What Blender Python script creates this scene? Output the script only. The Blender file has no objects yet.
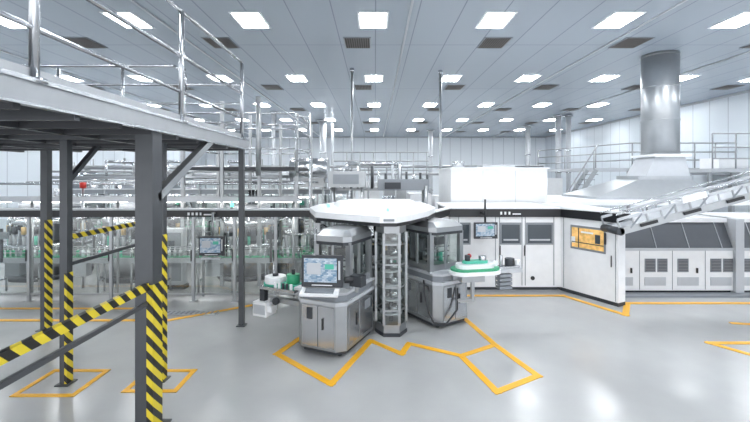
import bpy, bmesh, math, random
from mathutils import Vector, Matrix, Euler
random.seed(7)
sc = bpy.context.scene
# ---------------------------------------------------------------- materials
def base(name):
    m = bpy.data.materials.new(name); m.use_nodes = True
    nt = m.node_tree; b = nt.nodes['Principled BSDF']
    return m, nt, b
def mat(name, col, rough=.5, metal=0., var=0.06, scale=6., emis=None, es=0.):
    m, nt, b = base(name)
    b.inputs['Roughness'].default_value = rough
    b.inputs['Metallic'].default_value = metal
    n = nt.nodes.new('ShaderNodeTexNoise'); n.inputs['Scale'].default_value = scale
    tc = nt.nodes.new('ShaderNodeTexCoord'); nt.links.new(tc.outputs['Object'], n.inputs['Vector'])
    r = nt.nodes.new('ShaderNodeMapRange'); r.inputs[3].default_value = 1-var; r.inputs[4].default_value = 1+var
    nt.links.new(n.outputs['Fac'], r.inputs[0])
    mx = nt.nodes.new('ShaderNodeVectorMath'); mx.operation = 'SCALE'
    mx.inputs[0].default_value = col; nt.links.new(r.outputs[0], mx.inputs['Scale'])
    nt.links.new(mx.outputs[0], b.inputs['Base Color'])
    if emis:
        b.inputs['Emission Color'].default_value = (*emis, 1); b.inputs['Emission Strength'].default_value = es
    return m
WHITE = mat('white_paint', (.82,.83,.845), .35)
WALLW = mat('white_soft', (.70,.73,.76), .5)
STEEL = mat('brushed_steel', (.50,.515,.535), .25, .95, .12)
DUCT = mat('galvanised_duct', (.46,.48,.50), .38, .85, .06)
CART = mat('satin_stainless', (.38,.395,.41), .33, .8, .10)
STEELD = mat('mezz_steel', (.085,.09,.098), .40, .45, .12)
DSTEEL = mat('dark_steel', (.045,.05,.058), .45, .3)
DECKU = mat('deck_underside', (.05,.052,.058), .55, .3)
GREY = mat('grey_panel', (.24,.26,.285), .4, .2)
LGREY = mat('light_grey', (.50,.52,.55), .4, .15)
SHUT = mat('shutter_grey', (.12,.13,.145), .5, .2)
BLACK = mat('black_trim', (.012,.013,.016), .35)
GREEN = mat('green_belt', (.04,.33,.17), .45)
TEAL = mat('teal_plastic', (.08,.46,.33), .4)
YEL = mat('line_yellow', (.84,.43,.012), .4)
RED = mat('red_plastic', (.6,.04,.03), .4)
AMB = mat('warm_brass', (.55,.38,.16), .4, .3)
ORANGE = mat('amber_light', (.66,.42,.16), .15, 0, .9, 9, (.9,.52,.15), .25)
DGLASS = mat('tinted_window', (.06,.075,.09), .08)
SCRB = mat('screen_bezel', (.03,.033,.04), .4)
GLED = mat('green_led', (.1,.9,.5), .3, 0, 0, 1, (.1,1,.5), 3)
def glassmat():
    m = bpy.data.materials.new('clear_guard_glass'); m.use_nodes = True
    nt = m.node_tree; nt.nodes.clear()
    o = nt.nodes.new('ShaderNodeOutputMaterial'); t = nt.nodes.new('ShaderNodeBsdfTransparent')
    t.inputs[0].default_value = (.93,.95,.94,1)
    g = nt.nodes.new('ShaderNodeBsdfGlossy'); g.inputs['Roughness'].default_value = .05
    mx = nt.nodes.new('ShaderNodeMixShader'); mx.inputs[0].default_value = .07
    nt.links.new(t.outputs[0], mx.inputs[1]); nt.links.new(g.outputs[0], mx.inputs[2]); nt.links.new(mx.outputs[0], o.inputs[0])
    return m
GLASS = glassmat()
def hazard():
    m, nt, b = base('hazard_stripe'); b.inputs['Roughness'].default_value = .4
    tc = nt.nodes.new('ShaderNodeTexCoord'); sx = nt.nodes.new('ShaderNodeSeparateXYZ')
    nt.links.new(tc.outputs['Object'], sx.inputs[0])
    a = nt.nodes.new('ShaderNodeMath'); a.operation='ADD'; nt.links.new(sx.outputs[0],a.inputs[0]); nt.links.new(sx.outputs[1],a.inputs[1])
    a2 = nt.nodes.new('ShaderNodeMath'); a2.operation='ADD'; nt.links.new(a.outputs[0],a2.inputs[0]); nt.links.new(sx.outputs[2],a2.inputs[1])
    k = nt.nodes.new('ShaderNodeMath'); k.operation='MULTIPLY'; k.inputs[1].default_value=5.6; nt.links.new(a2.outputs[0],k.inputs[0])
    f = nt.nodes.new('ShaderNodeMath'); f.operation='FRACT'; nt.links.new(k.outputs[0],f.inputs[0])
    g = nt.nodes.new('ShaderNodeMath'); g.operation='GREATER_THAN'; g.inputs[1].default_value=.5; nt.links.new(f.outputs[0],g.inputs[0])
    mx = nt.nodes.new('ShaderNodeMix'); mx.data_type='RGBA'; nt.links.new(g.outputs[0], mx.inputs[0])
    mx.inputs[6].default_value=(.015,.015,.015,1); mx.inputs[7].default_value=(.70,.55,.03,1)
    nt.links.new(mx.outputs[2], b.inputs['Base Color']); return m
HAZ = hazard()
def panelmat(name, col, seam, axis, pitch, rough, width=.02, axis2=None, pitch2=6.4):
    m, nt, b = base(name); b.inputs['Roughness'].default_value = rough
    tc = nt.nodes.new('ShaderNodeTexCoord'); sx = nt.nodes.new('ShaderNodeSeparateXYZ')
    nt.links.new(tc.outputs['Object'], sx.inputs[0])
    def line(ax, p, w):
        k = nt.nodes.new('ShaderNodeMath'); k.operation='DIVIDE'; k.inputs[1].default_value=p; nt.links.new(sx.outputs[ax],k.inputs[0])
        f = nt.nodes.new('ShaderNodeMath'); f.operation='FRACT'; nt.links.new(k.outputs[0],f.inputs[0])
        g = nt.nodes.new('ShaderNodeMath'); g.operation='LESS_THAN'; g.inputs[1].default_value=w/p; nt.links.new(f.outputs[0],g.inputs[0]); return g
    g = line(axis, pitch, width); out = g.outputs[0]
    if axis2 is not None:
        g2 = line(axis2, pitch2, width); mm = nt.nodes.new('ShaderNodeMath'); mm.operation='MAXIMUM'
        nt.links.new(out, mm.inputs[0]); nt.links.new(g2.outputs[0], mm.inputs[1]); out = mm.outputs[0]
    mx = nt.nodes.new('ShaderNodeMix'); mx.data_type='RGBA'; nt.links.new(out, mx.inputs[0])
    mx.inputs[6].default_value=(*col,1); mx.inputs[7].default_value=(*seam,1)
    nt.links.new(mx.outputs[2], b.inputs['Base Color']); return m
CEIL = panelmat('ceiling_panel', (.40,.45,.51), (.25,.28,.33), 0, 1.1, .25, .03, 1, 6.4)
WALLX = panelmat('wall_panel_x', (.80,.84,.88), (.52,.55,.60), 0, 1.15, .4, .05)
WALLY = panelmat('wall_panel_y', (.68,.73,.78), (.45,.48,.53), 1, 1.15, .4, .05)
LOUV = panelmat('louvre', (.22,.23,.25), (.03,.03,.035), 2, .035, .5, .015)
VENT = panelmat('air_vent', (.13,.115,.105), (.03,.025,.02), 0, .07, .6, .03)
def floormat():
    m, nt, b = base('epoxy_floor')
    tc = nt.nodes.new('ShaderNodeTexCoord'); n = nt.nodes.new('ShaderNodeTexNoise'); n.inputs['Scale'].default_value=.7; n.inputs['Detail'].default_value=8
    nt.links.new(tc.outputs['Object'], n.inputs['Vector'])
    r = nt.nodes.new('ShaderNodeValToRGB'); r.color_ramp.elements[0].position=.3; r.color_ramp.elements[1].position=.7
    r.color_ramp.elements[0].color=(.385,.388,.388,1); r.color_ramp.elements[1].color=(.455,.46,.46,1)
    nt.links.new(n.outputs['Fac'], r.inputs[0]); nt.links.new(r.outputs[0], b.inputs['Base Color'])
    n2 = nt.nodes.new('ShaderNodeTexNoise'); n2.inputs['Scale'].default_value=3; n2.inputs['Detail'].default_value=6
    nt.links.new(tc.outputs['Object'], n2.inputs['Vector'])
    r2 = nt.nodes.new('ShaderNodeMapRange'); r2.inputs[3].default_value=.14; r2.inputs[4].default_value=.30
    nt.links.new(n2.outputs['Fac'], r2.inputs[0]); nt.links.new(r2.outputs[0], b.inputs['Roughness'])
    b.inputs['IOR'].default_value=1.6
    return m
FLOOR = floormat()
def emat(name,col,s):
    m = bpy.data.materials.new(name); m.use_nodes=True; nt=m.node_tree; nt.nodes.clear()
    o=nt.nodes.new('ShaderNodeOutputMaterial'); e=nt.nodes.new('ShaderNodeEmission'); e.inputs[0].default_value=(*col,1); e.inputs[1].default_value=s
    nt.links.new(e.outputs[0],o.inputs[0]); return m
LAMP = emat('led_panel',(.95,.98,1),37)
FILLGLOW = emat('fill_strip_glow',(1,.98,.94),18)  # emission for the fill strips added to brighten the left enclosure
def screenmat():
    m, nt, b = base('hmi_screen'); b.inputs['Roughness'].default_value=.45
    tc = nt.nodes.new('ShaderNodeTexCoord'); br = nt.nodes.new('ShaderNodeTexBrick')
    br.inputs['Scale'].default_value=11
    mp = nt.nodes.new('ShaderNodeMapping'); mp.inputs['Rotation'].default_value=(math.pi/2,0,0)
    nt.links.new(tc.outputs['Object'], mp.inputs[0]); nt.links.new(mp.outputs[0], br.inputs['Vector'])
    br.inputs['Color1'].default_value=(.07,.16,.26,1); br.inputs['Color2'].default_value=(.42,.47,.52,1); br.inputs['Mortar'].default_value=(.20,.24,.29,1)
    nt.links.new(br.outputs[0], b.inputs['Base Color']); nt.links.new(br.outputs[0], b.inputs['Emission Color']); b.inputs['Emission Strength'].default_value=.35
    return m
SCREEN = screenmat()
# ---------------------------------------------------------------- builder
class B:
    def __init__(s, name, loc=(0,0,0), rz=0.):
        s.n=name; s.loc=loc; s.rz=rz; s.bm=bmesh.new(); s.m=[]
    def mi(s, m):
        if m not in s.m: s.m.append(m)
        return s.m.index(m)
    def _hull(s, vs, faces, m, smooth=()):
        i = s.mi(m); bv=[s.bm.verts.new(v) for v in vs]; c=sum((Vector(v) for v in vs),Vector())/len(vs)
        for k,f in enumerate(faces):
            fc=s.bm.faces.new([bv[j] for j in f]); fc.material_index=i
            fc.normal_update()
            if fc.normal.dot(fc.calc_center_median()-c)<0: fc.normal_flip()
            if k in smooth: fc.smooth=True
    def box(s, x0,x1,y0,y1,z0,z1,m):
        vs=[(x,y,z) for z in (z0,z1) for y in (y0,y1) for x in (x0,x1)]
        s._hull(vs,[(0,1,3,2),(4,5,7,6),(0,1,5,4),(2,3,7,6),(0,2,6,4),(1,3,7,5)],m)
    def rbox(s, c, size, rot, m):
        R=Euler(rot).to_matrix(); h=[q/2 for q in size]
        vs=[Vector(c)+R@Vector((x*h[0],y*h[1],z*h[2])) for z in (-1,1) for y in (-1,1) for x in (-1,1)]
        s._hull(vs,[(0,1,3,2),(4,5,7,6),(0,1,5,4),(2,3,7,6),(0,2,6,4),(1,3,7,5)],m)
    def basis(s,p,q):
        p=Vector(p);q=Vector(q);d=(q-p).normalized(); up=Vector((0,0,1))
        if abs(d.z)>.98: up=Vector((0,1,0))
        x=up.cross(d).normalized(); y=d.cross(x); return p,q,x,y
    def beam(s,p,q,w,h,m):
        p,q,x,y=s.basis(p,q)
        vs=[e+x*(a*w/2)+y*(b*h/2) for e in (p,q) for b in (-1,1) for a in (-1,1)]
        s._hull(vs,[(0,1,3,2),(4,5,7,6),(0,1,5,4),(2,3,7,6),(0,2,6,4),(1,3,7,5)],m)
    def cyl(s,p,q,r,m,seg=12,r2=None):
        p,q,x,y=s.basis(p,q); r2=r if r2 is None else r2
        an=[2*math.pi*k/seg for k in range(seg)]
        vs=[p+x*(r*math.cos(a))+y*(r*math.sin(a)) for a in an]+[q+x*(r2*math.cos(a))+y*(r2*math.sin(a)) for a in an]
        fs=[(k,(k+1)%seg,(k+1)%seg+seg,k+seg) for k in range(seg)]+[tuple(range(seg)),tuple(range(seg,2*seg))]
        s._hull(vs,fs,m,set(range(seg)))
    def prism(s,pts,z0,z1,m,top=None):
        n=len(pts); tp=top or pts
        vs=[(x,y,z0) for x,y in pts]+[(x,y,z1) for x,y in tp]
        fs=[(k,(k+1)%n,(k+1)%n+n,k+n) for k in range(n)]+[tuple(range(n)),tuple(range(n,2*n))]
        s._hull(vs,fs,m)
    def xprism(s,pts,x0,x1,m):
        n=len(pts)
        vs=[(x0,y,z) for y,z in pts]+[(x1,y,z) for y,z in pts]
        fs=[(k,(k+1)%n,(k+1)%n+n,k+n) for k in range(n)]+[tuple(range(n)),tuple(range(n,2*n))]
        s._hull(vs,fs,m)
    def tube(s,pts,r,m,seg=8):
        for a,b in zip(pts[:-1],pts[1:]): s.cyl(a,b,r,m,seg)
        for a in pts[1:-1]: s.ball(a,r,m)
    def ball(s,c,r,m):
        i=s.mi(m); g=bmesh.ops.create_uvsphere(s.bm,u_segments=8,v_segments=6,radius=r,matrix=Matrix.Translation(c))
        for v in g['verts']:
            for f in v.link_faces: f.material_index=i; f.smooth=True
    def stadium(s,cx,cy,L,w,z0,z1,m,ang=0,seg=10):
        pts=[]
        for k in range(seg+1):
            a=-math.pi/2+math.pi*k/seg; pts.append((L/2+w/2*math.cos(a), w/2*math.sin(a)))
        for k in range(seg+1):
            a=math.pi/2+math.pi*k/seg; pts.append((-L/2+w/2*math.cos(a), w/2*math.sin(a)))
        c,sn=math.cos(ang),math.sin(ang)
        s.prism([(cx+c*x-sn*y, cy+sn*x+c*y) for x,y in pts],z0,z1,m)
    def done(s,bev=0.):
        me=bpy.data.meshes.new(s.n); s.bm.to_mesh(me); s.bm.free()
        for m in s.m: me.materials.append(m)
        o=bpy.data.objects.new(s.n,me); sc.collection.objects.link(o)
        o.location=s.loc; o.rotation_euler=(0,0,s.rz)
        if bev:
            b=o.modifiers.new('bevel','BEVEL'); b.width=bev; b.segments=2; b.limit_method='ANGLE'; b.angle_limit=math.radians(40)
        return o
# ---------------------------------------------------------------- room
XL,XR,YB,YF,HC=-18.,18.3,-3.,43.,7.
b=B('floor'); b.box(XL,XR,YB,YF,-.1,0,FLOOR); b.done()
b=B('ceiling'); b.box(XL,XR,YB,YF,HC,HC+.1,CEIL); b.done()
b=B('wall_back'); b.box(XL,XR,YF,YF+.1,0,HC,WALLX); b.done()
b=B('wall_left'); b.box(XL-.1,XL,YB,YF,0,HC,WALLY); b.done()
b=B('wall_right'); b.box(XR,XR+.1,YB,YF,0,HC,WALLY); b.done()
b=B('trim_1'); b.box(XL,XR,YF-.06,YF,HC-.12,HC,LGREY); b.done()
b=B('trim_2'); b.box(XR-.06,XR,YB,YF-.06,HC-.12,HC,LGREY); b.done()
b=B('ceiling_light_panels')
for r in range(0,6):
    Y=4.4+6.4*r
    for k in range(-5,6):
        X=-.05+3.3*k
        b.box(X-.34,X+.34,Y-.5,Y+.5,HC-.02,HC-.012,LAMP)
        b.box(X-.41,X+.41,Y-.57,Y+.57,HC-.012,HC,WHITE)
b.done()
b=B('ceiling_air_vents')
for r in range(0,5):
    for k in range(-4,5):
        X=-.55+4.3*k; Y=12.6+6.3*r
        b.box(X-.42,X+.42,Y-.5,Y+.5,HC-.02,HC,GREY); b.box(X-.38,X+.38,Y-.46,Y+.46,HC-.03,HC-.02,VENT)
b.done()
b=B('ceiling_seam_rails')
for X in (-12.5,-5.8,.9,7.4,12.6): b.box(X-.03,X+.03,YB,YF,HC-.03,HC,LGREY)
b.done()
b=B('yellow_floor_marking')
SZ=[0]
def strip(pts,w=.085):
    for a,c in zip(pts[:-1],pts[1:]):
        SZ[0]+=1; z=.004+.0005*(SZ[0]%7)
        a=Vector((a[0],a[1],z));c=Vector((c[0],c[1],z)); d=(c-a).normalized()*w/2
        b.beam(a-d,c+d,w,.006,YEL)
strip([(-1.305,6.87),(-1.54,6.29),(-.59,5.38),(-.07,6.79),(.42,6.29),(.57,6.67),(1.34,6.22),(1.99,6.63),(2.28,5.6),(1.58,5.185),(1.34,6.22)],.10)
strip([(1.99,6.63),(1.745,7.9)],.10)
strip([(2.1,9.35),(4.4,9.35),(5.04,8.05),(5.55,8.8),(9.5,8.8)],.12)
strip([(9,6.7),(5.6,6.7),(6.3,5.6)],.10)
strip([(6.8,7.6),(9,7.2)],.09)
strip([(-9.5,7.75),(-4.0,7.75),(-2.45,8.8)],.10)
strip([(-9.5,8.45),(-4.6,8.45)],.09)
strip([(-4.6,5.1),(-3.85,5.1),(-3.85,5.75),(-4.6,5.75),(-4.6,5.1)],.07)
strip([(-3.25,5.2),(-2.6,5.2),(-2.6,5.75),(-3.25,5.75),(-3.25,5.2)],.07)
b.done()
b=B('floor_drain_grate'); b.box(-4.6,-3.2,8.05,8.3,0,.008,LGREY)
for i in range(14): b.box(-4.55+i*.1,-4.51+i*.1,8.08,8.27,.008,.011,GREY)
b.done()
# ---------------------------------------------------------------- mezzanine platform left
b=B('steel_mezzanine_platform')
Zt=3.46
X0,X1,Y0,Y1=-10.5,-2.42,1.2,7.6
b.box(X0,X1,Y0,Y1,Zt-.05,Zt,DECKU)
b.beam((X1,Y0,Zt-.08),(X1,Y1,Zt-.08),.06,.18,CART)
b.beam((X1+.03,Y0,Zt+.01),(X1+.03,Y1,Zt+.01),.05,.03,STEEL)
b.beam((X1+.03,Y0,Zt-.165),(X1+.03,Y1,Zt-.165),.05,.02,STEEL)
b.beam((X0,Y1,Zt-.08),(X1,Y1,Zt-.08),.06,.18,STEELD)
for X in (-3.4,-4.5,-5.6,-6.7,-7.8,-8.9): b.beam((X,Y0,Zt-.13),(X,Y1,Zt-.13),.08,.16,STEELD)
Y=Y0+.4; k=0
while Y<Y1:
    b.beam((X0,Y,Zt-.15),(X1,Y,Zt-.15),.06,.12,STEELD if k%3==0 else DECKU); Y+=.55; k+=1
def post(x,y,w,top,haz=0,m=STEELD):
    b.box(x-w/2,x+w/2,y-w/2,y+w/2,.012,top,m)
    b.box(x-w*.9,x+w*.9,y-w*.9,y+w*.9,0,.015,STEELD)
    if haz: b.box(x+w*.16,x+w/2+.004,y-w/2-.004,y+w/2+.004,.02,haz,HAZ)
post(-2.50,4.42,.19,Zt-.15,1.62)
post(-4.17,5.4,.10,Zt-.15,1.5); post(-2.93,5.5,.09,Zt-.15,2.0); post(-6.0,7.3,.12,Zt-.15,2.0)
post(-2.5,7.5,.09,Zt-.15); post(-8.4,7.3,.12,Zt-.15); post(-4.3,7.5,.09,Zt-.15)
b.beam((-2.45,4.45,2.55),(-2.45,5.95,3.33),.09,.09,CART)
b.beam((-4.17,5.4,2.7),(-4.17,6.1,3.33),.06,.06,STEELD)
b.beam((-2.47,1.2,1.6),(-2.47,4.4,1.6),.05,.08,HAZ); b.beam((-2.47,1.2,1.42),(-2.47,4.4,1.42),.04,.04,STEELD)
b.beam((-4.17,5.4,1.97),(-4.17,7.3,1.97),.05,.07,HAZ)
b.beam((-4.17,5.4,1.6),(-4.17,7.3,1.6),.04,.05,STEELD)
for Y in (1.6,2.84,5.0,7.27):
    b.cyl((X1,Y,Zt),(X1,Y,4.86),.033,STEEL,10); b.cyl((X1,Y,Zt),(X1,Y,Zt+.03),.08,STEEL)
for Z in (4.86,4.30): b.cyl((X1,Y0,Z),(X1,7.3,Z),.026,STEEL,10)
b.cyl((X1,Y0,3.85),(X1,7.3,3.85),.02,STEEL,10)
b.box(X1-.02,X1,Y0,7.3,Zt,Zt+.1,CART)
for X in (-3.55,-4.7,-5.9,-7.1,-8.3): b.cyl((X,Y1-.15,Zt),(X,Y1-.15,4.8),.028,STEEL)
b.tube([(X0,Y1-.15,4.85),(-3.75,Y1-.15,4.85),(-3.55,Y1-.15,4.75),(-3.5,Y1-.15,4.4)],.028,STEEL)
for Z in (4.5,4.15,3.8): b.cyl((X0,Y1-.15,Z),(-2.5,Y1-.15,Z),.02,STEEL)
for X in (-5.2,-7.4):
    b.cyl((X,4.4,Zt),(X,4.4,4.7),.025,STEEL)
b.cyl((-9,4.4,4.7),(-5.2,4.4,4.7),.025,STEEL); b.cyl((-9,4.4,4.2),(-5.2,4.4,4.2),.02,STEEL)
b.done()
b=B('steel_service_gantry')
gx0,gx1,gy0,gy1=-4.9,-2.0,10.2,12.5
for X in (gx0,-3.9,-2.95,gx1):
    for Y in (gy0,gy1): b.box(X-.04,X+.04,Y-.04,Y+.04,0,4.4 if X!=-3.9 else 4.7,CART)
b.box(gx0,gx1,gy0,gy1,2.95,3.03,DECKU)
for Z in (3.5,4.0,4.4):
    for Y in (gy0,gy1): b.cyl((gx0,Y,Z),(gx1,Y,Z),.022,STEEL)
    for X in (gx0,gx1): b.cyl((X,gy0,Z),(X,gy1,Z),.022,STEEL)
for i in range(6): b.cyl((-2.0,10.1,2.9+i*.28),(-1.65,10.1,2.9+i*.28),.015,STEEL)
b.cyl((-1.65,10.1,0),(-1.65,10.1,4.4),.025,STEEL); b.cyl((-2.0,10.1,2.8),(-2.0,10.1,4.4),.025,STEEL); b.cyl((-2.95,10.1,2.8),(-2.95,10.1,4.8),.06,CART)
b.done()
# ---------------------------------------------------------------- glass guard enclosures
def enclosure(x0,x1,y,step,h,beammat=BLACK,logo=False):
    b=B('glass_guard_enclosure')
    n=int(round((x1-x0)/step)); st=(x1-x0)/n
    for i in range(n+1):
        x=x0+i*st; b.box(x-.03,x+.03,y-.03,y+.03,.01,h,CART); b.box(x-.07,x+.07,y-.07,y+.07,0,.012,CART)
        b.box(x-.045,x-.03,y-.05,y-.03,.9,1.15,BLACK)
    for i in range(n):
        xa=x0+i*st+.04; xb=xa+st-.08
        b.box(xa,xb,y-.006,y+.006,.17,h-.2,GLASS)
        b.box(xa,xb,y-.015,y+.015,.14,.18,CART)
    b.box(x0-.05,x1+.05,y-.09,y+.09,h-.15,h,beammat); b.box(x0-.05,x1+.05,y-.12,y+.2,h,h+.03,LGREY)
    if logo:
        for i,(w) in enumerate((.05,.05,.05,.03,.14,.14)):
            b.box(-4.15+i*.09,-4.15+i*.09+w*.5+.02,y-.1,y-.09,h-.11,h-.05 if i<4 else h-.08,WHITE)
        for i in range(n):
            xa=x0+i*st+.15; b.box(xa,xa+st-.3,y+.12,y+.17,h-.05,h-.002,FILLGLOW)  # glowing fill strips added behind the top beam
    return b.done()
enclosure(-10.5,-1.3,8.95,.92,2.04,BLACK,True)
enclosure(-12.,-1.,14.6,1.1,2.3,GREY)
enclosure(-15.,-3.,19.,1.3,2.6,LGREY)
b=B('added_fill_strips')  # added fill light over the machines, shaped as hanging strips
for y in (10.3,12.6):
    for i in range(6):
        xa=-10.6+i*1.5; b.box(xa,xa+1.2,y,y+.08,2.14,2.18,LGREY); b.box(xa+.02,xa+1.18,y+.01,y+.07,2.12,2.14,FILLGLOW)
        b.cyl((xa+.6,y+.04,2.18),(xa+.6,y+.04,2.6),.01,STEEL,6)
    b.cyl((-11,y+.04,2.6),(-1.8,y+.04,2.6),.03,STEEL)
b.done()
# ---------------------------------------------------------------- rotary machines & conveyors inside
def rotary(x,y,R,heads,h=1.95,col=STEEL):
    b=B('rotary_filling_machine',(x,y,0))
    b.cyl((0,0,0),(0,0,.12),R*1.05,DSTEEL,32); b.cyl((0,0,.12),(0,0,.85),R*.85,CART,32); b.cyl((0,0,.85),(0,0,.98),R*1.1,STEEL,32)
    b.cyl((0,0,.98),(0,0,h),R*.3,GREY,24); b.cyl((0,0,h-.45),(0,0,h-.3),R,STEEL,32); b.cyl((0,0,h-.02),(0,0,h+.1),R*.75,LGREY,32)
    for i in range(heads):
        a=2*math.pi*i/heads; c,s=math.cos(a)*R*.95,math.sin(a)*R*.95
        b.cyl((c,s,1.05),(c,s,h-.1),.025,STEEL,6); b.cyl((c,s,h-.7),(c,s,h-.5),.06,DSTEEL if i%3 else AMB,8)
        b.cyl((c,s,.98),(c,s,1.2),.04,TEAL if i%4==0 else LGREY,8)
        b.cyl((c*.4,s*.4,h),(c,s,h-.1),.015,STEEL,6)
    for i in range(3): b.cyl((.1*i,.1,h),(.1*i,.1,h+.5),.04,STEEL)
    b.done()
rotary(-6.6,11.45,1.0,24); rotary(-3.6,11.4,.8,20,1.9); rotary(-9.3,11.5,.95,20); rotary(0.2,9.0,.7,20,1.85)
def conveyor(x0,x1,y,z,w=.3,name='bottle_conveyor'):
    b=B(name)
    b.box(x0,x1,y-w/2,y+w/2,z-.12,z,CART); b.box(x0,x1,y-w/2+.05,y+w/2-.05,z,z+.01,GREEN)
    for dz in (.12,.22):
        for s in (-1,1): b.cyl((x0,y+s*w*.45,z+dz),(x1,y+s*w*.45,z+dz),.012,CART,6)
    x=x0+.2; k=0
    while x<x1:
        for s in (-1,1):
            b.cyl((x,y+s*w*.4,0),(x,y+s*w*.4,z-.1),.025,CART,8); b.cyl((x,y+s*w*.45,z-.1),(x,y+s*w*.45,z+.25),.012,STEEL,6)
        b.cyl((x,y-w*.4,.3),(x,y+w*.4,.3),.02,STEEL,6)
        if k%2==1:
            b.box(x+.15,x+.5,y-w*.3,y+w*.3,z-.45,z-.12,random.choice([DSTEEL,GREY,LGREY])); b.box(x+.1,x+.16,y-w*.55,y-w*.45,z-.1,z+.7,DSTEEL)
            b.box(x+.02,x+.3,y-w*.6,y-w*.45,z+.45,z+.62,random.choice([DSTEEL,GREY,TEAL,LGREY]))
            b.tube([(x+.2,y,z+.62),(x+.2,y,z+.85),(x+.5,y,z+.95),(x+.62,y,z+.7),(x+.62,y,z)],.02,random.choice([DSTEEL,STEEL]),6)
        x+=.8; k+=1
    x=x0+.1
    while x<x1-.1:
        if random.random()<.7:
            b.cyl((x,y,z+.01),(x,y,z+.16),.033,random.choice([TEAL,GREEN,WALLW,LGREY,GREY]),8); b.cyl((x,y,z+.16),(x,y,z+.22),.014,WHITE,6)
        x+=.13
    b.done()
conveyor(-10,-1.6,9.65,.85); conveyor(-11,-2,13.5,1.1); conveyor(-10.5,-2.5,16.0,1.2)
b=B('machine_control_cabinet')
b.box(-5.25,-4.75,9.9,10.1,.1,1.5,LGREY); b.box(-5.2,-4.8,9.88,9.9,.2,1.4,GREY); b.box(-5.1,-4.95,9.86,9.88,.9,1.2,DGLASS); b.box(-5.3,-4.7,9.88,10.12,0,.1,DSTEEL); b.done(.01)
b=B('valve_manifold')
for i in range(26):
    x=-10+i*.33; h=.5+random.random()*1.3
    b.cyl((x,12.9,0),(x,12.9,h),.03,CART,8); b.ball((x,12.9,h),.06,random.choice([STEEL,DSTEEL,TEAL,RED,AMB]))
    b.cyl((x,12.9,h*.7),(x+.33,12.9,h*.7),.02,CART,6)
b.box(-10.1,-1.4,12.8,13.0,.3,.42,CART)
b.done()
b=B('starwheel_transfer_unit',(-1.95,9.95,0))
b.cyl((0,.5,0),(0,.5,.8),.3,CART,20); b.cyl((0,.5,.8),(0,.5,.86),.5,GREEN,24); b.cyl((0,.5,.86),(0,.5,1.3),.08,STEEL,14); b.cyl((0,.5,1.3),(0,.5,1.36),.42,STEEL,24)
for i in range(10):
    a=i*math.pi/5; b.cyl((.38*math.cos(a),.5+.38*math.sin(a),.86),(.38*math.cos(a),.5+.38*math.sin(a),1.3),.03,DSTEEL if i%2 else LGREY,8)
b.cyl((0,.5,1.36),(0,.5,1.7),.12,DSTEEL,14)
b.done()
for (x,y,r,h) in ((-12.5,17.4,.8,3.0),(-10.6,17.6,.7,2.8),(-8.6,17.5,.7,2.9),(-1.6,18.2,.55,2.9)):
    b=B('stainless_process_tank',(x,y,0))
    for a in (45,135,225,315):
        c,s=math.cos(math.radians(a))*r*.8,math.sin(math.radians(a))*r*.8; b.cyl((c,s,0),(c,s,.7),.05,STEEL)
    b.cyl((0,0,.35),(0,0,.6),.15,STEEL,24,r); b.cyl((0,0,.6),(0,0,h-.3),r,STEEL,24); b.cyl((0,0,h-.3),(0,0,h),r,STEEL,24,.2)
    b.cyl((0,0,h),(0,0,h+.25),.12,STEEL); b.done()
b=B('overhead_process_pipework')
for i,(y,z,r) in enumerate(((13.2,2.75,.05),(13.3,2.95,.04),(13.7,2.6,.07),(14.2,3.1,.08),(15.2,2.8,.09))):
    b.cyl((-11,y,z),(-3.2,y,z),r,CART,10)
    for x in (-10,-8,-6,-4): b.cyl((x,y,z-.02),(x,y,0 if i in (2,4) else z+.3),.02,CART,6)
for x in (-9.2,-7.1,-5.0):
    b.tube([(x,13.7,2.6),(x,13.7,3.3),(x,15.2,3.3),(x,15.2,2.8)],.045,STEEL)
b.done()
b=B('cable_tray'); b.box(-11,-1.8,9.25,9.42,2.22,2.26,LGREY); b.box(-11,-1.8,9.23,9.25,2.2,2.32,CART); b.box(-11,-1.8,9.42,9.44,2.2,2.32,CART)
for x in (-10.4,-8,-6,-4,-1.9): b.cyl((x,9.33,0),(x,9.33,2.22),.03,CART)
b.done()
# ---------------------------------------------------------------- HMI helper
def hmi(b,c,w,h,rz):
    R=Matrix.Rotation(rz,3,'Z')
    b.rbox(c,(w,.06,h),(0,0,rz),SCRB)
    b.rbox(Vector(c)+R@Vector((-.04*w,-.033,.015)),(w*.80,.006,h*.76),(0,0,rz),SCREEN)
    b.rbox(Vector(c)+R@Vector((-.20*w,-.037,.04)),(w*.34,.004,h*.36),(0,0,rz),LGREY)
    b.rbox(Vector(c)+R@Vector((.18*w,-.037,.07)),(w*.22,.004,h*.16),(0,0,rz),TEAL)
    b.rbox(Vector(c)+R@Vector((.42*w,-.033,.02)),(w*.05,.006,h*.6),(0,0,rz),LGREY)
    b.rbox(Vector(c)+R@Vector((0,-.033,-h*.44)),(w*.5,.006,h*.03),(0,0,rz),WHITE)
b=B('hmi_panel'); hmi(b,(-3.55,8.7,1.28),.55,.42,0); b.cyl((-3.55,8.75,1.4),(-3.55,8.75,2.0),.025,CART)
b.box(-3.75,-3.35,8.62,8.7,1.0,1.04,LGREY); b.cyl((-3.55,8.75,1.98),(-3.55,8.86,1.98),.02,CART); b.done()
b=B('green_beacon'); b.cyl((-3.2,8.95,2.07),(-3.2,8.95,2.12),.03,STEEL); b.cyl((-3.2,8.95,2.12),(-3.2,8.95,2.22),.035,GLED); b.done()
b=B('hmi_panel'); hmi(b,(2.6,9.4,1.52),.56,.38,.1); b.cyl((2.6,9.45,1.6),(2.6,9.45,2.25),.025,BLACK); b.cyl((2.6,9.45,1.9),(2.6,9.74,1.9),.025,BLACK); b.done()
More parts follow.
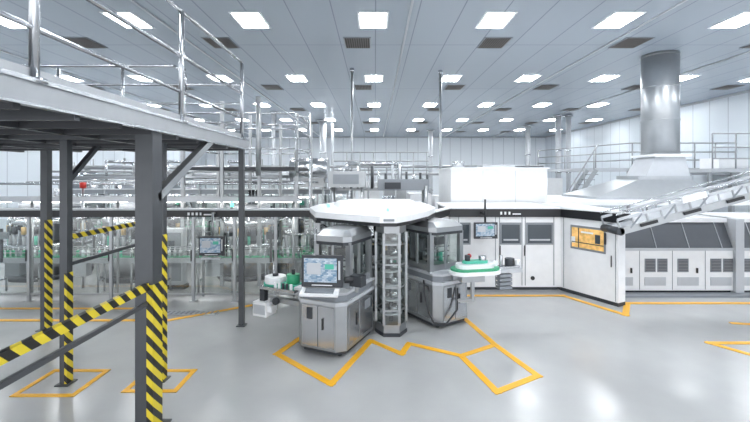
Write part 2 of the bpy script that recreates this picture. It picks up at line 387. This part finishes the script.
# ---------------------------------------------------------------- centre: labelling stations
def station(name,loc,rz,ux=-.38,uf=-.30):
    b=B(name,loc,rz)
    w,d=.44,.56
    pts=[(-w,-d+.13),(-w+.13,-d),(w-.13,-d),(w,-d+.13),(w,d),(-w,d)]
    b.prism(pts,.1,.80,CART); b.prism([(x*1.03,y*1.03) for x,y in pts],.80,.86,LGREY); b.prism([(x*.96,y*.96) for x,y in pts],.86,.97,GREY)
    b.prism([(x*1.04,y*1.04) for x,y in pts],.97,1.01,LGREY)
    b.prism([(x*.92,y*.92) for x,y in pts],.04,.1,DSTEEL)
    for x in (-.3,.3):
        for y in (-.4,.4): b.cyl((x,y,0),(x,y,.1),.035,BLACK)
    b.box(-w+.15,w-.15,-d-.008,-d,.14,.78,STEEL); b.box(-.005,.005,-d-.012,-d-.006,.14,.78,DSTEEL)
    b.box(-.20,-.1,-d-.02,-d-.008,.56,.74,DSTEEL); b.box(.08,.1,-d-.03,-d-.008,.42,.60,BLACK)
    for sx in (-1,1):
        b.box(sx*w-.006,sx*w+.006,-d+.2,-.02,.16,.76,STEEL); b.box(sx*w-.006,sx*w+.006,.02,d-.06,.16,.76,STEEL)
        b.box(sx*w-.02,sx*w+.02,-.12,-.09,.4,.6,BLACK); b.box(sx*w-.009,sx*w+.009,.2,.42,.55,.7,GREY)
    uw,ub=.38,.5; mx=(ux+uw)/2
    for x in (ux,uw):
        for y in (uf,ub): b.box(x-.045,x+.045,y-.045,y+.045,1.0,1.74,CART)
    for y in (uf,ub): b.box(ux,uw,y-.006,y+.006,1.12,1.70,GLASS)
    for x in (ux,uw): b.box(x-.006,x+.006,uf,ub,1.12,1.70,GLASS); b.box(x-.02,x+.02,.07,.13,1.1,1.7,CART)
    b.box(ux,uw,uf,ub,1.0,1.12,CART); b.box(mx-.025,mx+.025,uf-.015,uf+.015,1.0,1.7,CART)
    Pq=[(ux-.05,uf),(ux+.05,uf-.12),(uw-.05,uf-.12),(uw+.05,uf),(uw+.05,ub),(ux-.05,ub)]
    b.prism(Pq,1.70,1.75,DSTEEL); b.prism(Pq,1.75,1.84,CART)
    b.prism(Pq,1.84,1.93,CART,[(ux+.05,uf+.1),(ux+.1,uf+.05),(uw-.1,uf+.05),(uw-.05,uf+.1),(uw-.05,ub-.05),(ux+.05,ub-.05)])
    b.cyl((mx,.15,1.1),(mx,.15,1.35),.18,STEEL,20); b.cyl((mx,.15,1.35),(mx,.15,1.70),.06,DSTEEL); b.cyl((mx-.18,0,1.1),(mx-.18,0,1.6),.05,DSTEEL)
    b.cyl((.2,.05,1.25),(.2,.05,1.5),.10,WHITE,20); b.box(mx-.05,mx+.2,-.1,-.02,1.45,1.6,DSTEEL); b.cyl((.1,-.05,1.1),(.1,-.05,1.3),.04,TEAL)
    b.box(mx-.24,mx-.1,.1,.3,1.3,1.55,GREY); b.cyl((mx-.12,.3,1.1),(mx-.12,.3,1.3),.09,DSTEEL,16); b.box(.08,.3,.25,.4,1.12,1.4,DSTEEL)
    b.box(ux+.08,uw-.08,.42,.44,1.12,1.68,GREY)
    for z in (1.2,1.3,1.4): b.cyl((ux+.06,-.06,z),(uw-.06,-.06,z),.012,STEEL)
    return b
b=station('labelling_station',(-.66,6.74,0),math.radians(-24),-.20,-.24)
b.box(-.05,.12,-.34,-.31,1.1,1.3,DSTEEL); b.box(-.42,-.28,-.1,.2,1.01,1.18,CART); b.cyl((-.35,.3,1.01),(-.35,.3,1.4),.05,DSTEEL); b.cyl((-.35,.05,1.18),(-.35,.05,1.3),.05,LGREY)
b.box(-.38,.3,-.66,-.5,1.01,1.05,LGREY)
b.beam((-.44,-.22,.86),(-.85,-.38,.86),.06,.06,CART); b.beam((-.44,.1,.86),(-1.1,-.1,.86),.06,.06,CART)
b.box(-1.28,-.55,-.42,-.04,.86,.91,STEEL); b.box(-1.22,-.58,-.36,-.08,.91,.97,TEAL)
b.cyl((-1.08,-.22,.95),(-1.08,-.22,1.06),.18,WHITE,24); b.cyl((-1.08,-.22,1.06),(-1.08,-.22,1.10),.05,DSTEEL,12); b.cyl((-.72,-.2,.97),(-.72,-.2,1.12),.11,GREEN,16); b.cyl((-.72,-.2,1.12),(-.72,-.2,1.2),.03,DSTEEL)
b.cyl((-1.24,-.06,.91),(-1.24,-.06,1.22),.02,STEEL); b.cyl((-.6,-.06,.91),(-.6,-.06,1.4),.02,STEEL); b.cyl((-.6,-.06,1.38),(-.18,-.06,1.38),.02,STEEL)
b.box(-1.34,-1.06,-.50,-.22,.42,.66,WHITE); b.box(-1.32,-1.08,-.51,-.50,.46,.62,LGREY); b.box(-1.26,-1.16,-.42,-.32,.66,.86,DSTEEL)
b.box(-1.05,-.44,-.40,-.28,.66,.74,CART); b.cyl((-.9,-.41,.70),(-.9,-.47,.70),.06,DSTEEL); b.box(-1.42,-1.34,-.42,-.30,.5,.58,DSTEEL); b.box(-1.06,-.98,-.46,-.3,.5,.6,WHITE)
for i in range(5): b.cyl((-.95+i*.08,-.39,.91),(-.95+i*.08,-.39,1.0),.025,random.choice([DSTEEL,WHITE]),8)
b.done(.008)
b=station('labelling_station',(1.19,7.92,0),math.radians(33))
b.tube([(-.46,-.2,.85),(-.52,-.3,.6),(-.51,-.40,.3),(-.47,-.50,.14),(-.3,-.63,.12),(-.05,-.66,.35),(.02,-.60,.72)],.018,BLACK)
b.box(.05,.3,-.60,-.56,.86,.95,DSTEEL)
b.done(.008)
b=B('operator_hmi_console')
hmi(b,(-.77,5.86,1.41),.61,.46,math.radians(-6))
b.rbox((-.80,5.80,1.12),(.56,.2,.04),(math.radians(18),0,math.radians(-6)),WHITE)
b.rbox((-.80,5.78,1.144),(.42,.12,.01),(math.radians(18),0,math.radians(-6)),GREY)
b.cyl((-.77,5.92,1.03),(-.77,5.92,1.4),.03,CART); b.cyl((-.77,5.92,1.06),(-.77,6.15,1.06),.03,CART)
b.rbox((-.26,6.05,1.22),(.20,.16,.16),(0,0,-.5),DSTEEL); b.cyl((-.28,6.12,1.02),(-.28,6.12,1.2),.03,CART); b.cyl((-.46,6.0,1.24),(-.3,6.05,1.24),.05,BLACK)
b.done(.006)
b=B('glazed_transfer_column',(.29,7.2,0))
R=.27; an=[math.radians(60*k) for k in range(6)]
P=[(R*math.cos(a),R*math.sin(a)) for a in an]
b.prism([(x*1.06,y*1.06) for x,y in P],0,.06,DSTEEL)
b.prism(P,.06,.2,CART); b.prism(P,1.8,1.95,CART)
for x,y in P: b.box(x-.022,x+.022,y-.022,y+.022,.2,1.8,CART)
for k in range(6):
    p,q=P[k],P[(k+1)%6]; b.beam((p[0],p[1],1.0),(q[0],q[1],1.0),.008,1.6,GLASS)
    for z in (.45,.85,1.25,1.6): b.beam((p[0],p[1],z),(q[0],q[1],z),.02,.025,CART)
for z in (.35,.6,.85,1.1,1.35,1.6): b.cyl((0,0,z),(0,0,z+.03),.2,LGREY,16); b.cyl((.05,-.05,z+.03),(.05,-.05,z+.14),.07,STEEL,12); b.cyl((-.08,.02,z+.03),(-.08,.02,z+.1),.05,DSTEEL,12)
b.cyl((0,0,.2),(0,0,1.9),.035,STEEL)
b.done()
b=B('labelling_machine_canopy')
poly=[(-1.12,7.5),(-.35,6.9),(.08,6.6),(.36,6.6),(.62,6.95),(1.02,7.7),(1.3,8.6),(1.2,9.7),(-1.0,9.7),(-1.4,8.6)]
c=Vector((.1,8.2))
def scl(P,k): return [(c.x+(x-c.x)*k,c.y+(y-c.y)*k) for x,y in P]
b.prism(poly,2.02,2.13,WHITE); b.prism(poly,2.13,2.19,WHITE,scl(poly,.88)); b.prism(scl(poly,.66),2.19,2.28,WHITE,scl(poly,.6))
b.prism(scl(poly,.985),1.96,2.02,BLACK)
for x,y in ((-1.15,8.5),(-.85,9.55),(1.05,9.55),(1.15,8.8)): b.box(x-.04,x+.04,y-.04,y+.04,0,1.96,CART)
b.cyl((-.9,7.75,2.17),(-.9,7.75,2.25),.025,GLED); b.box(.14,.32,6.58,6.6,2.05,2.09,GREY); b.cyl((.22,6.9,2.17),(.22,6.9,2.24),.02,GLED)
b.beam((-1.38,8.84,1.95),(-1.08,7.6,1.97),.1,.13,BLACK)
b.beam((1.0,7.9,1.93),(1.25,8.6,1.93),.1,.15,BLACK); b.beam((1.25,8.6,1.93),(1.76,9.68,1.92),.1,.15,BLACK)
b.beam((1.25,8.6,2.03),(1.76,9.66,2.03),.14,.03,WHITE)
for (p,q) in (((-1.36,8.75),(-1.22,8.2)),((-1.22,8.2),(-1.08,7.65))):
    b.beam((p[0],p[1],1.0),(q[0],q[1],1.0),.01,1.6,GLASS); b.box(q[0]-.03,q[0]+.03,q[1]-.03,q[1]+.03,0,1.96,CART)
b.tube([(-1.15,7.75,1.2),(-1.15,7.75,1.75),(-1.0,7.7,1.85),(-.85,7.65,1.75),(-.85,7.65,1.2)],.03,STEEL)
b.cyl((-1.0,7.8,0),(-1.0,7.8,1.2),.12,CART,16); b.cyl((-1.0,7.8,1.2),(-1.0,7.8,1.3),.2,STEEL,20)
b.done(.01)
b=B('oval_label_magazine',(1.90,7.42,0),math.radians(12))
b.stadium(-.05,0,.50,.48,1.00,1.07,WHITE); b.stadium(-.05,0,.50,.44,1.07,1.11,GREEN); b.stadium(-.05,0,.42,.32,1.11,1.19,WHITE); b.stadium(-.05,0,.32,.18,1.19,1.24,TEAL)
b.cyl((-.2,0,1.24),(-.2,0,1.34),.05,DSTEEL); b.cyl((.1,0,1.2),(.1,0,1.32),.07,STEEL,16)
b.box(-.35,.1,-.10,.12,.86,1.00,CART); b.beam((-.45,.1,.92),(0,.1,.92),.08,.08,CART); b.beam((-.1,0,.5),(-.1,0,.9),.06,.06,CART); b.beam((-.1,0,.5),(-.38,.05,.5),.06,.06,CART)
b.box(.25,.9,-.05,.14,.98,1.06,LGREY); b.box(.32,.86,-.03,.12,1.06,1.10,STEEL); b.cyl((.5,.04,1.1),(.5,.04,1.3),.03,STEEL); b.cyl((.68,.04,1.1),(.68,.04,1.24),.09,DSTEEL,14); b.cyl((.36,.04,1.1),(.36,.04,1.2),.06,WHITE,14); b.cyl((.84,.04,1.1),(.84,.04,1.2),.05,WHITE,14)
for i in range(4): b.box(.42,.68,-.06,.1,.68+i*.075,.735+i*.075,GREY)
b.box(.5,.56,0,.05,.68,.98,CART)
b.done(.004)
# ---------------------------------------------------------------- right enclosure
b=B('packaging_line_enclosure')
ZA=1.8
b.box(1.84,4.55,9.8,11.4,.08,ZA,WHITE); b.box(1.9,4.5,9.86,11.3,0,.08,DSTEEL)
b.box(1.80,4.56,9.74,11.45,ZA,2.0,BLACK); b.box(1.76,4.6,9.7,11.5,2.0,2.04,WHITE)
for x in (2.05,2.95,3.05,3.60,3.68,4.38): b.box(x-.008,x+.008,9.79,9.8,.12,ZA,GREY)
for x0,x1 in ((2.12,2.3),(3.1,3.54),(3.74,4.32)):
    b.box(x0-.04,x1+.04,9.785,9.8,1.12,1.66,GREY); b.box(x0,x1,9.775,9.785,1.16,1.61,DGLASS)
    b.box(x0+.04,x1-.04,9.772,9.776,1.22,1.26,LGREY)
for x in (3.02,3.62): b.box(x+.03,x+.05,9.76,9.8,.85,1.1,BLACK)
b.cyl((3.86,9.8,.3),(3.86,9.78,.3),.05,BLACK,16)
b.cyl((2.3,9.8,.85),(2.3,9.74,.85),.05,RED,12)
for i,w in enumerate((.05,.05,.05,.16,.16)): b.box(3.05+i*.1,3.05+i*.1+w*.5+.02,9.73,9.74,1.86,1.93 if i<3 else 1.89,WHITE)
pb=[(4.55,9.8),(5.2,8.55),(5.42,8.66),(5.45,11.4),(4.55,11.4)]
b.prism(pb,.08,ZA,WHITE); b.prism(pb,0,.08,DSTEEL)
pb2=[(4.52,9.74),(5.18,8.48),(5.46,8.6),(5.5,11.45),(4.52,11.45)]
b.prism(pb2,ZA,2.0,BLACK); b.prism([(x+(.03 if x>5 else -.03),y-.03) for x,y in pb2],2.0,2.04,WHITE)
u=Vector((.65,-1.25,0)).normalized(); n=Vector((-.887,-.461,0)); ang=math.atan2(u.y,u.x)
def fp(t,z,wd,hg,off,m):
    c0=Vector((4.55,9.8,z))+Vector((.65,-1.25,0))*t+n*off; b.rbox(c0,(wd,.012,hg),(0,0,ang),m)
fp(.5,1.36,.86,.56,.004,GREY); fp(.5,1.36,.78,.46,.012,ORANGE); fp(.35,1.36,.02,.46,.02,DSTEEL); fp(.5,1.25,.78,.02,.02,DSTEEL); fp(.68,1.38,.12,.2,.018,DGLASS); fp(.25,1.3,.1,.14,.018,WHITE); fp(.8,1.42,.05,.25,.018,DSTEEL); fp(.5,1.5,.3,.04,.018,WHITE)
fp(.06,.95,.01,1.7,.004,GREY); fp(.96,.95,.01,1.7,.004,GREY); fp(.90,.95,.02,.25,.02,BLACK)
b.done(.008)
b=B('shrink_tunnel_line')
b.box(5.46,12.5,9.5,11.3,.08,1.05,WHITE); b.box(5.5,12.4,9.56,11.2,0,.08,DSTEEL)
b.xprism([(9.5,1.08),(9.75,1.68),(11.2,1.68),(11.3,1.08)],5.46,8.55,SHUT)
b.xprism([(9.5,1.08),(9.75,1.68),(11.2,1.68),(11.3,1.08)],8.65,12.5,SHUT)
b.box(8.5,8.7,9.42,11.3,0,1.78,LGREY)
b.box(5.46,12.5,9.47,9.52,1.03,1.09,LGREY); b.box(5.46,12.5,9.66,11.3,1.68,1.78,WHITE)
for i in range(9):
    x=5.5+i*.78; b.box(x-.006,x+.006,9.49,9.5,.1,1.03,GREY)
for i in range(8):
    x=5.62+i*.78
    b.box(x,x+.26,9.485,9.5,.52,.84,GREY); b.box(x+.02,x+.24,9.48,9.485,.54,.82,LOUV)
    if i%2:
        b.box(x+.3,x+.54,9.485,9.5,.52,.84,GREY); b.box(x+.32,x+.52,9.48,9.485,.54,.82,LOUV)
    else: b.box(x+.44,x+.47,9.46,9.5,.5,.62,BLACK)
    b.box(x,x+.5,9.485,9.5,.2,.4,LGREY)
b.box(5.46,12.5,9.2,9.46,.0,.05,GREY)
for i in range(7): b.beam((5.9+i*.78,9.49,1.1),(5.9+i*.78,9.74,1.67),.015,.012,LGREY)
b.done(.006)
b=B('tunnel_roof_deck'); b.box(4.9,12.6,11.55,15.6,1.95,2.05,WHITE)
for x in (5.0,8,12.3):
    for y in (11.7,15.4): b.box(x-.05,x+.05,y-.05,y+.05,0,1.95,STEEL)
b.done()
b=B('exhaust_hood_with_duct',(9.9,13.9,0))
b.box(-2.85,1.05,-1.2,1.2,2.05,2.13,DUCT)
b.prism([(-2.8,-1.15),(1.0,-1.15),(1.0,1.15),(-2.8,1.15)],2.13,2.68,DUCT,[(-1.15,-.6),(.65,-.6),(.65,.6),(-1.15,.6)])
b.prism([(-1.15,-.6),(.65,-.6),(.65,.6),(-1.15,.6)],2.68,2.80,DUCT)
b.prism([(-.85,-.55),(.62,-.55),(.62,.55),(-.85,.55)],2.80,3.45,LGREY,[(-.5,-.5),(.5,-.5),(.5,.5),(-.5,.5)])
b.box(-.62,.62,-.62,.62,3.45,3.53,WHITE)
b.cyl((0,0,3.5),(0,0,7),.56,DUCT,48)
for z in (3.55,4.7,5.85,6.92): b.cyl((0,0,z),(0,0,z+.03),.58,DUCT,48)
b.done()
b=B('inclined_conveyor')
p0=Vector((4.95,8.35,1.68)); p1=Vector((9.2,8.35,2.84)); d=(p1-p0).normalized(); up=Vector((-d.z,0,d.x))
for y in (-.28,.28):
    o=Vector((0,y,0)); b.beam(p0+o,p1+o,.04,.14,CART); b.beam(p0+o+up*.24,p1+o+up*.24,.03,.05,LGREY)
    k=0
    while k<4.3:
        b.beam(p0+o+d*k,p0+o+d*k+up*.24,.02,.03,CART); k+=.3
    b.cyl(p0+o+up*.34,p1+o+up*.34,.015,STEEL)
b.beam(p0+up*.05,p1+up*.05,.5,.03,LGREY); b.cyl(p0+Vector((0,-.3,0)),p0+Vector((0,.3,0)),.08,DSTEEL,16)
for k in (.4,1.3,2.2,3.1): b.beam(p0+d*k+Vector((0,-.32,.02)),p0+d*(k+.35)+Vector((0,-.32,.02)),.03,.06,BLACK)
b.box(8.7,8.78,8.1,8.6,0,2.6,STEEL); b.box(5.26,5.34,8.3,8.62,2.045,2.08,STEEL)
b.rbox(p0+d*1.6+up*.28+Vector((0,-.3,0)),(.5,.05,.12),(0,-math.atan2(d.z,d.x),0),WHITE)
for k in (.2,.9,1.6,2.3,3.0): b.beam(p0+d*k+Vector((0,-.3,.02)),p0+d*(k+.3)+up*.24+Vector((0,-.3,0)),.015,.03,GREY)
b.done()
b=B('white_machine_housing'); b.box(2.2,5.0,11.6,13.8,0,3.0,WHITE); b.box(2.15,5.05,11.55,13.85,3.0,3.05,WHITE)
for x in (3.13,4.07): b.box(x-.006,x+.006,11.59,11.6,.1,2.95,LGREY)
b.cyl((2.6,12.5,3.05),(2.6,12.5,3.25),.2,STEEL); b.box(3.3,4.3,12.3,13,3.05,3.15,LGREY)
b.done(.02)
b=B('overhead_hopper_unit')
b.box(-1.45,-.3,12.4,13.3,2.45,2.95,CART); b.box(.1,1.7,12.5,13.3,2.35,2.7,GREY); b.box(.3,.8,12.4,12.5,2.4,2.6,DSTEEL); b.box(-1.3,-.5,12.38,12.4,2.55,2.85,GREY)
for x in (-1.35,-.4,1.6):
    for y in (12.5,13.2): b.cyl((x,y,0),(x,y,2.5),.05,CART)
for z in (3.0,3.3,3.6): b.cyl((-1.4,13.5,z),(1.8,13.5,z),.02,CART)
for i in range(8): b.cyl((-1.4+i*.45,13.5,2.4),(-1.4+i*.45,13.5,3.6),.02,CART)
for i in range(14): 
    x=-1.2+i*.22; b.cyl((x,12.7,2.4),(x,12.7,2.85+random.random()*.35),.04,random.choice([STEEL,DSTEEL,LGREY]))
b.beam((-1.5,13.5,2.36),(1.9,13.5,2.36),.1,.1,CART)
b.tube([(-.9,13.0,2.9),(-.9,13.0,3.2),(.8,13.0,3.2),(.8,13.0,2.7)],.07,STEEL)
b.done()
b=B('insulated_silver_vessel',(-2.3,13.7,0))
b.cyl((-.75,.9,3.0),(.6,.9,3.0),.45,STEEL,28); b.box(-.6,.5,.5,1.3,2.4,2.75,CART)
for x in (-.55,.45):
    for y in (.55,1.25): b.cyl((x,y,0),(x,y,2.5),.045,CART)
b.done()
b=B('far_production_line')
for i in range(18):
    x=-14+i*1.45; h=1.6+random.random()*1.3
    b.box(x,x+1.2,21+random.random()*2.,24.5,0,h,random.choice([WALLW,WHITE,LGREY,CART,WHITE]))
    if x<8: b.cyl((x+.6,21.4,0),(x+.6,21.4,h+.9),.05,CART)
b.cyl((-14,21.4,3.3),(9,21.4,3.3),.07,CART); b.cyl((-14,21.4,2.9),(9,21.4,2.9),.07,CART)
b.done()
for x,y,r,z in ((-.9,15.6,.045,0),(2.6,15.9,.045,0),(12.6,27.5,.18,0),(13.3,27.5,.15,0),(12.6,33,.2,0),(-3.9,30,.26,0),(-3.2,30.2,.1,0),(5,36,.2,0),(-6.6,26,.12,0)):
    b=B('vertical_service_pipe',(x,y,0))
    b.cyl((0,0,0),(0,0,7),r,CART if r<.1 else LGREY,12); b.cyl((0,0,6.85),(0,0,7),r*1.8,STEEL,12); b.cyl((0,0,0),(0,0,.05),r*1.8,STEEL,12)
    if r>.1:
        for zz in (1.5,3,4.5): b.cyl((0,0,zz),(0,0,zz+.08),r*1.15,STEEL,12)
    b.done()
b=B('far_mezzanine_walkway')
b.box(12.8,18.2,20,22.5,3.05,3.2,LGREY)
for x in [12.9+i*1.04 for i in range(6)]:
    b.cyl((x,20.05,3.2),(x,20.05,4.45),.035,CART); b.box(x-.06,x+.06,20.3,20.42,0,3.05,CART)
for z in (3.6,4.0,4.45): b.cyl((12.9,20.05,z),(18.1,20.05,z),.03,CART)
b.beam((12.8,20,2.95),(18.2,20,2.95),.1,.2,CART)
for z in (3.6,4.0,4.45): b.cyl((12.9,20.05,z),(10.6,26,z),.03,CART)
b.box(10.5,12.8,20.2,26,3.05,3.2,LGREY)
for t in (.33,.66,1): b.cyl((12.9-2.3*t,20.05+5.95*t,3.2),(12.9-2.3*t,20.05+5.95*t,4.45),.035,CART); b.box(10.8,10.9,25.7,25.8,0,3.05,CART)
b.done()
b=B('far_mezzanine_walkway')
b.box(13.4,18.2,15.9,18,2.95,3.1,LGREY)
for x in [13.5+i*.93 for i in range(6)]:
    b.cyl((x,16,3.1),(x,16,4.5),.03,CART); b.box(x-.05,x+.05,16.1,16.2,0,2.95,CART)
for z in (3.5,3.95,4.5): b.cyl((13.5,16,z),(18.2,16,z),.028,CART)
b.box(14.2,15.4,16.5,17.5,3.1,3.55,WHITE)
b.done()
b=B('access_stair')
for i in range(12): b.box(8.6+i*.16,8.85+i*.16,19,19.8,.25*i+.1,.25*i+.14,STEEL)
b.beam((8.6,19,.1),(10.5,19,3.1),.05,.2,CART); b.beam((8.6,19.8,.1),(10.5,19.8,3.1),.05,.2,CART)
b.beam((8.6,19,1.2),(10.6,19,4.3),.05,.05,CART)
for i in range(5): b.cyl((8.6+i*.45,19,.1+i*.7),(8.6+i*.45,19,1.2+i*.7),.025,CART)
b.done()
b=B('warning_beacon'); b.cyl((-7.3,10.0,0),(-7.3,10.0,2.5),.03,CART); b.cyl((-7.3,10.0,2.5),(-7.3,10.0,2.64),.07,RED); b.done()
# ---------------------------------------------------------------- camera, world
w=bpy.data.worlds.new('world'); sc.world=w; w.use_nodes=True
w.node_tree.nodes['Background'].inputs[0].default_value=(.93,.96,1,1); w.node_tree.nodes['Background'].inputs[1].default_value=1.9
cam=bpy.data.cameras.new('camera'); co=bpy.data.objects.new('camera',cam); sc.collection.objects.link(co)
co.location=(0,0,2.8); co.rotation_euler=(math.pi/2,0,0); cam.lens=19.2; cam.sensor_width=36; cam.shift_y=-35/750; cam.clip_end=200
sc.camera=co
sc.view_settings.view_transform='Standard'
sc.view_settings.exposure=.32
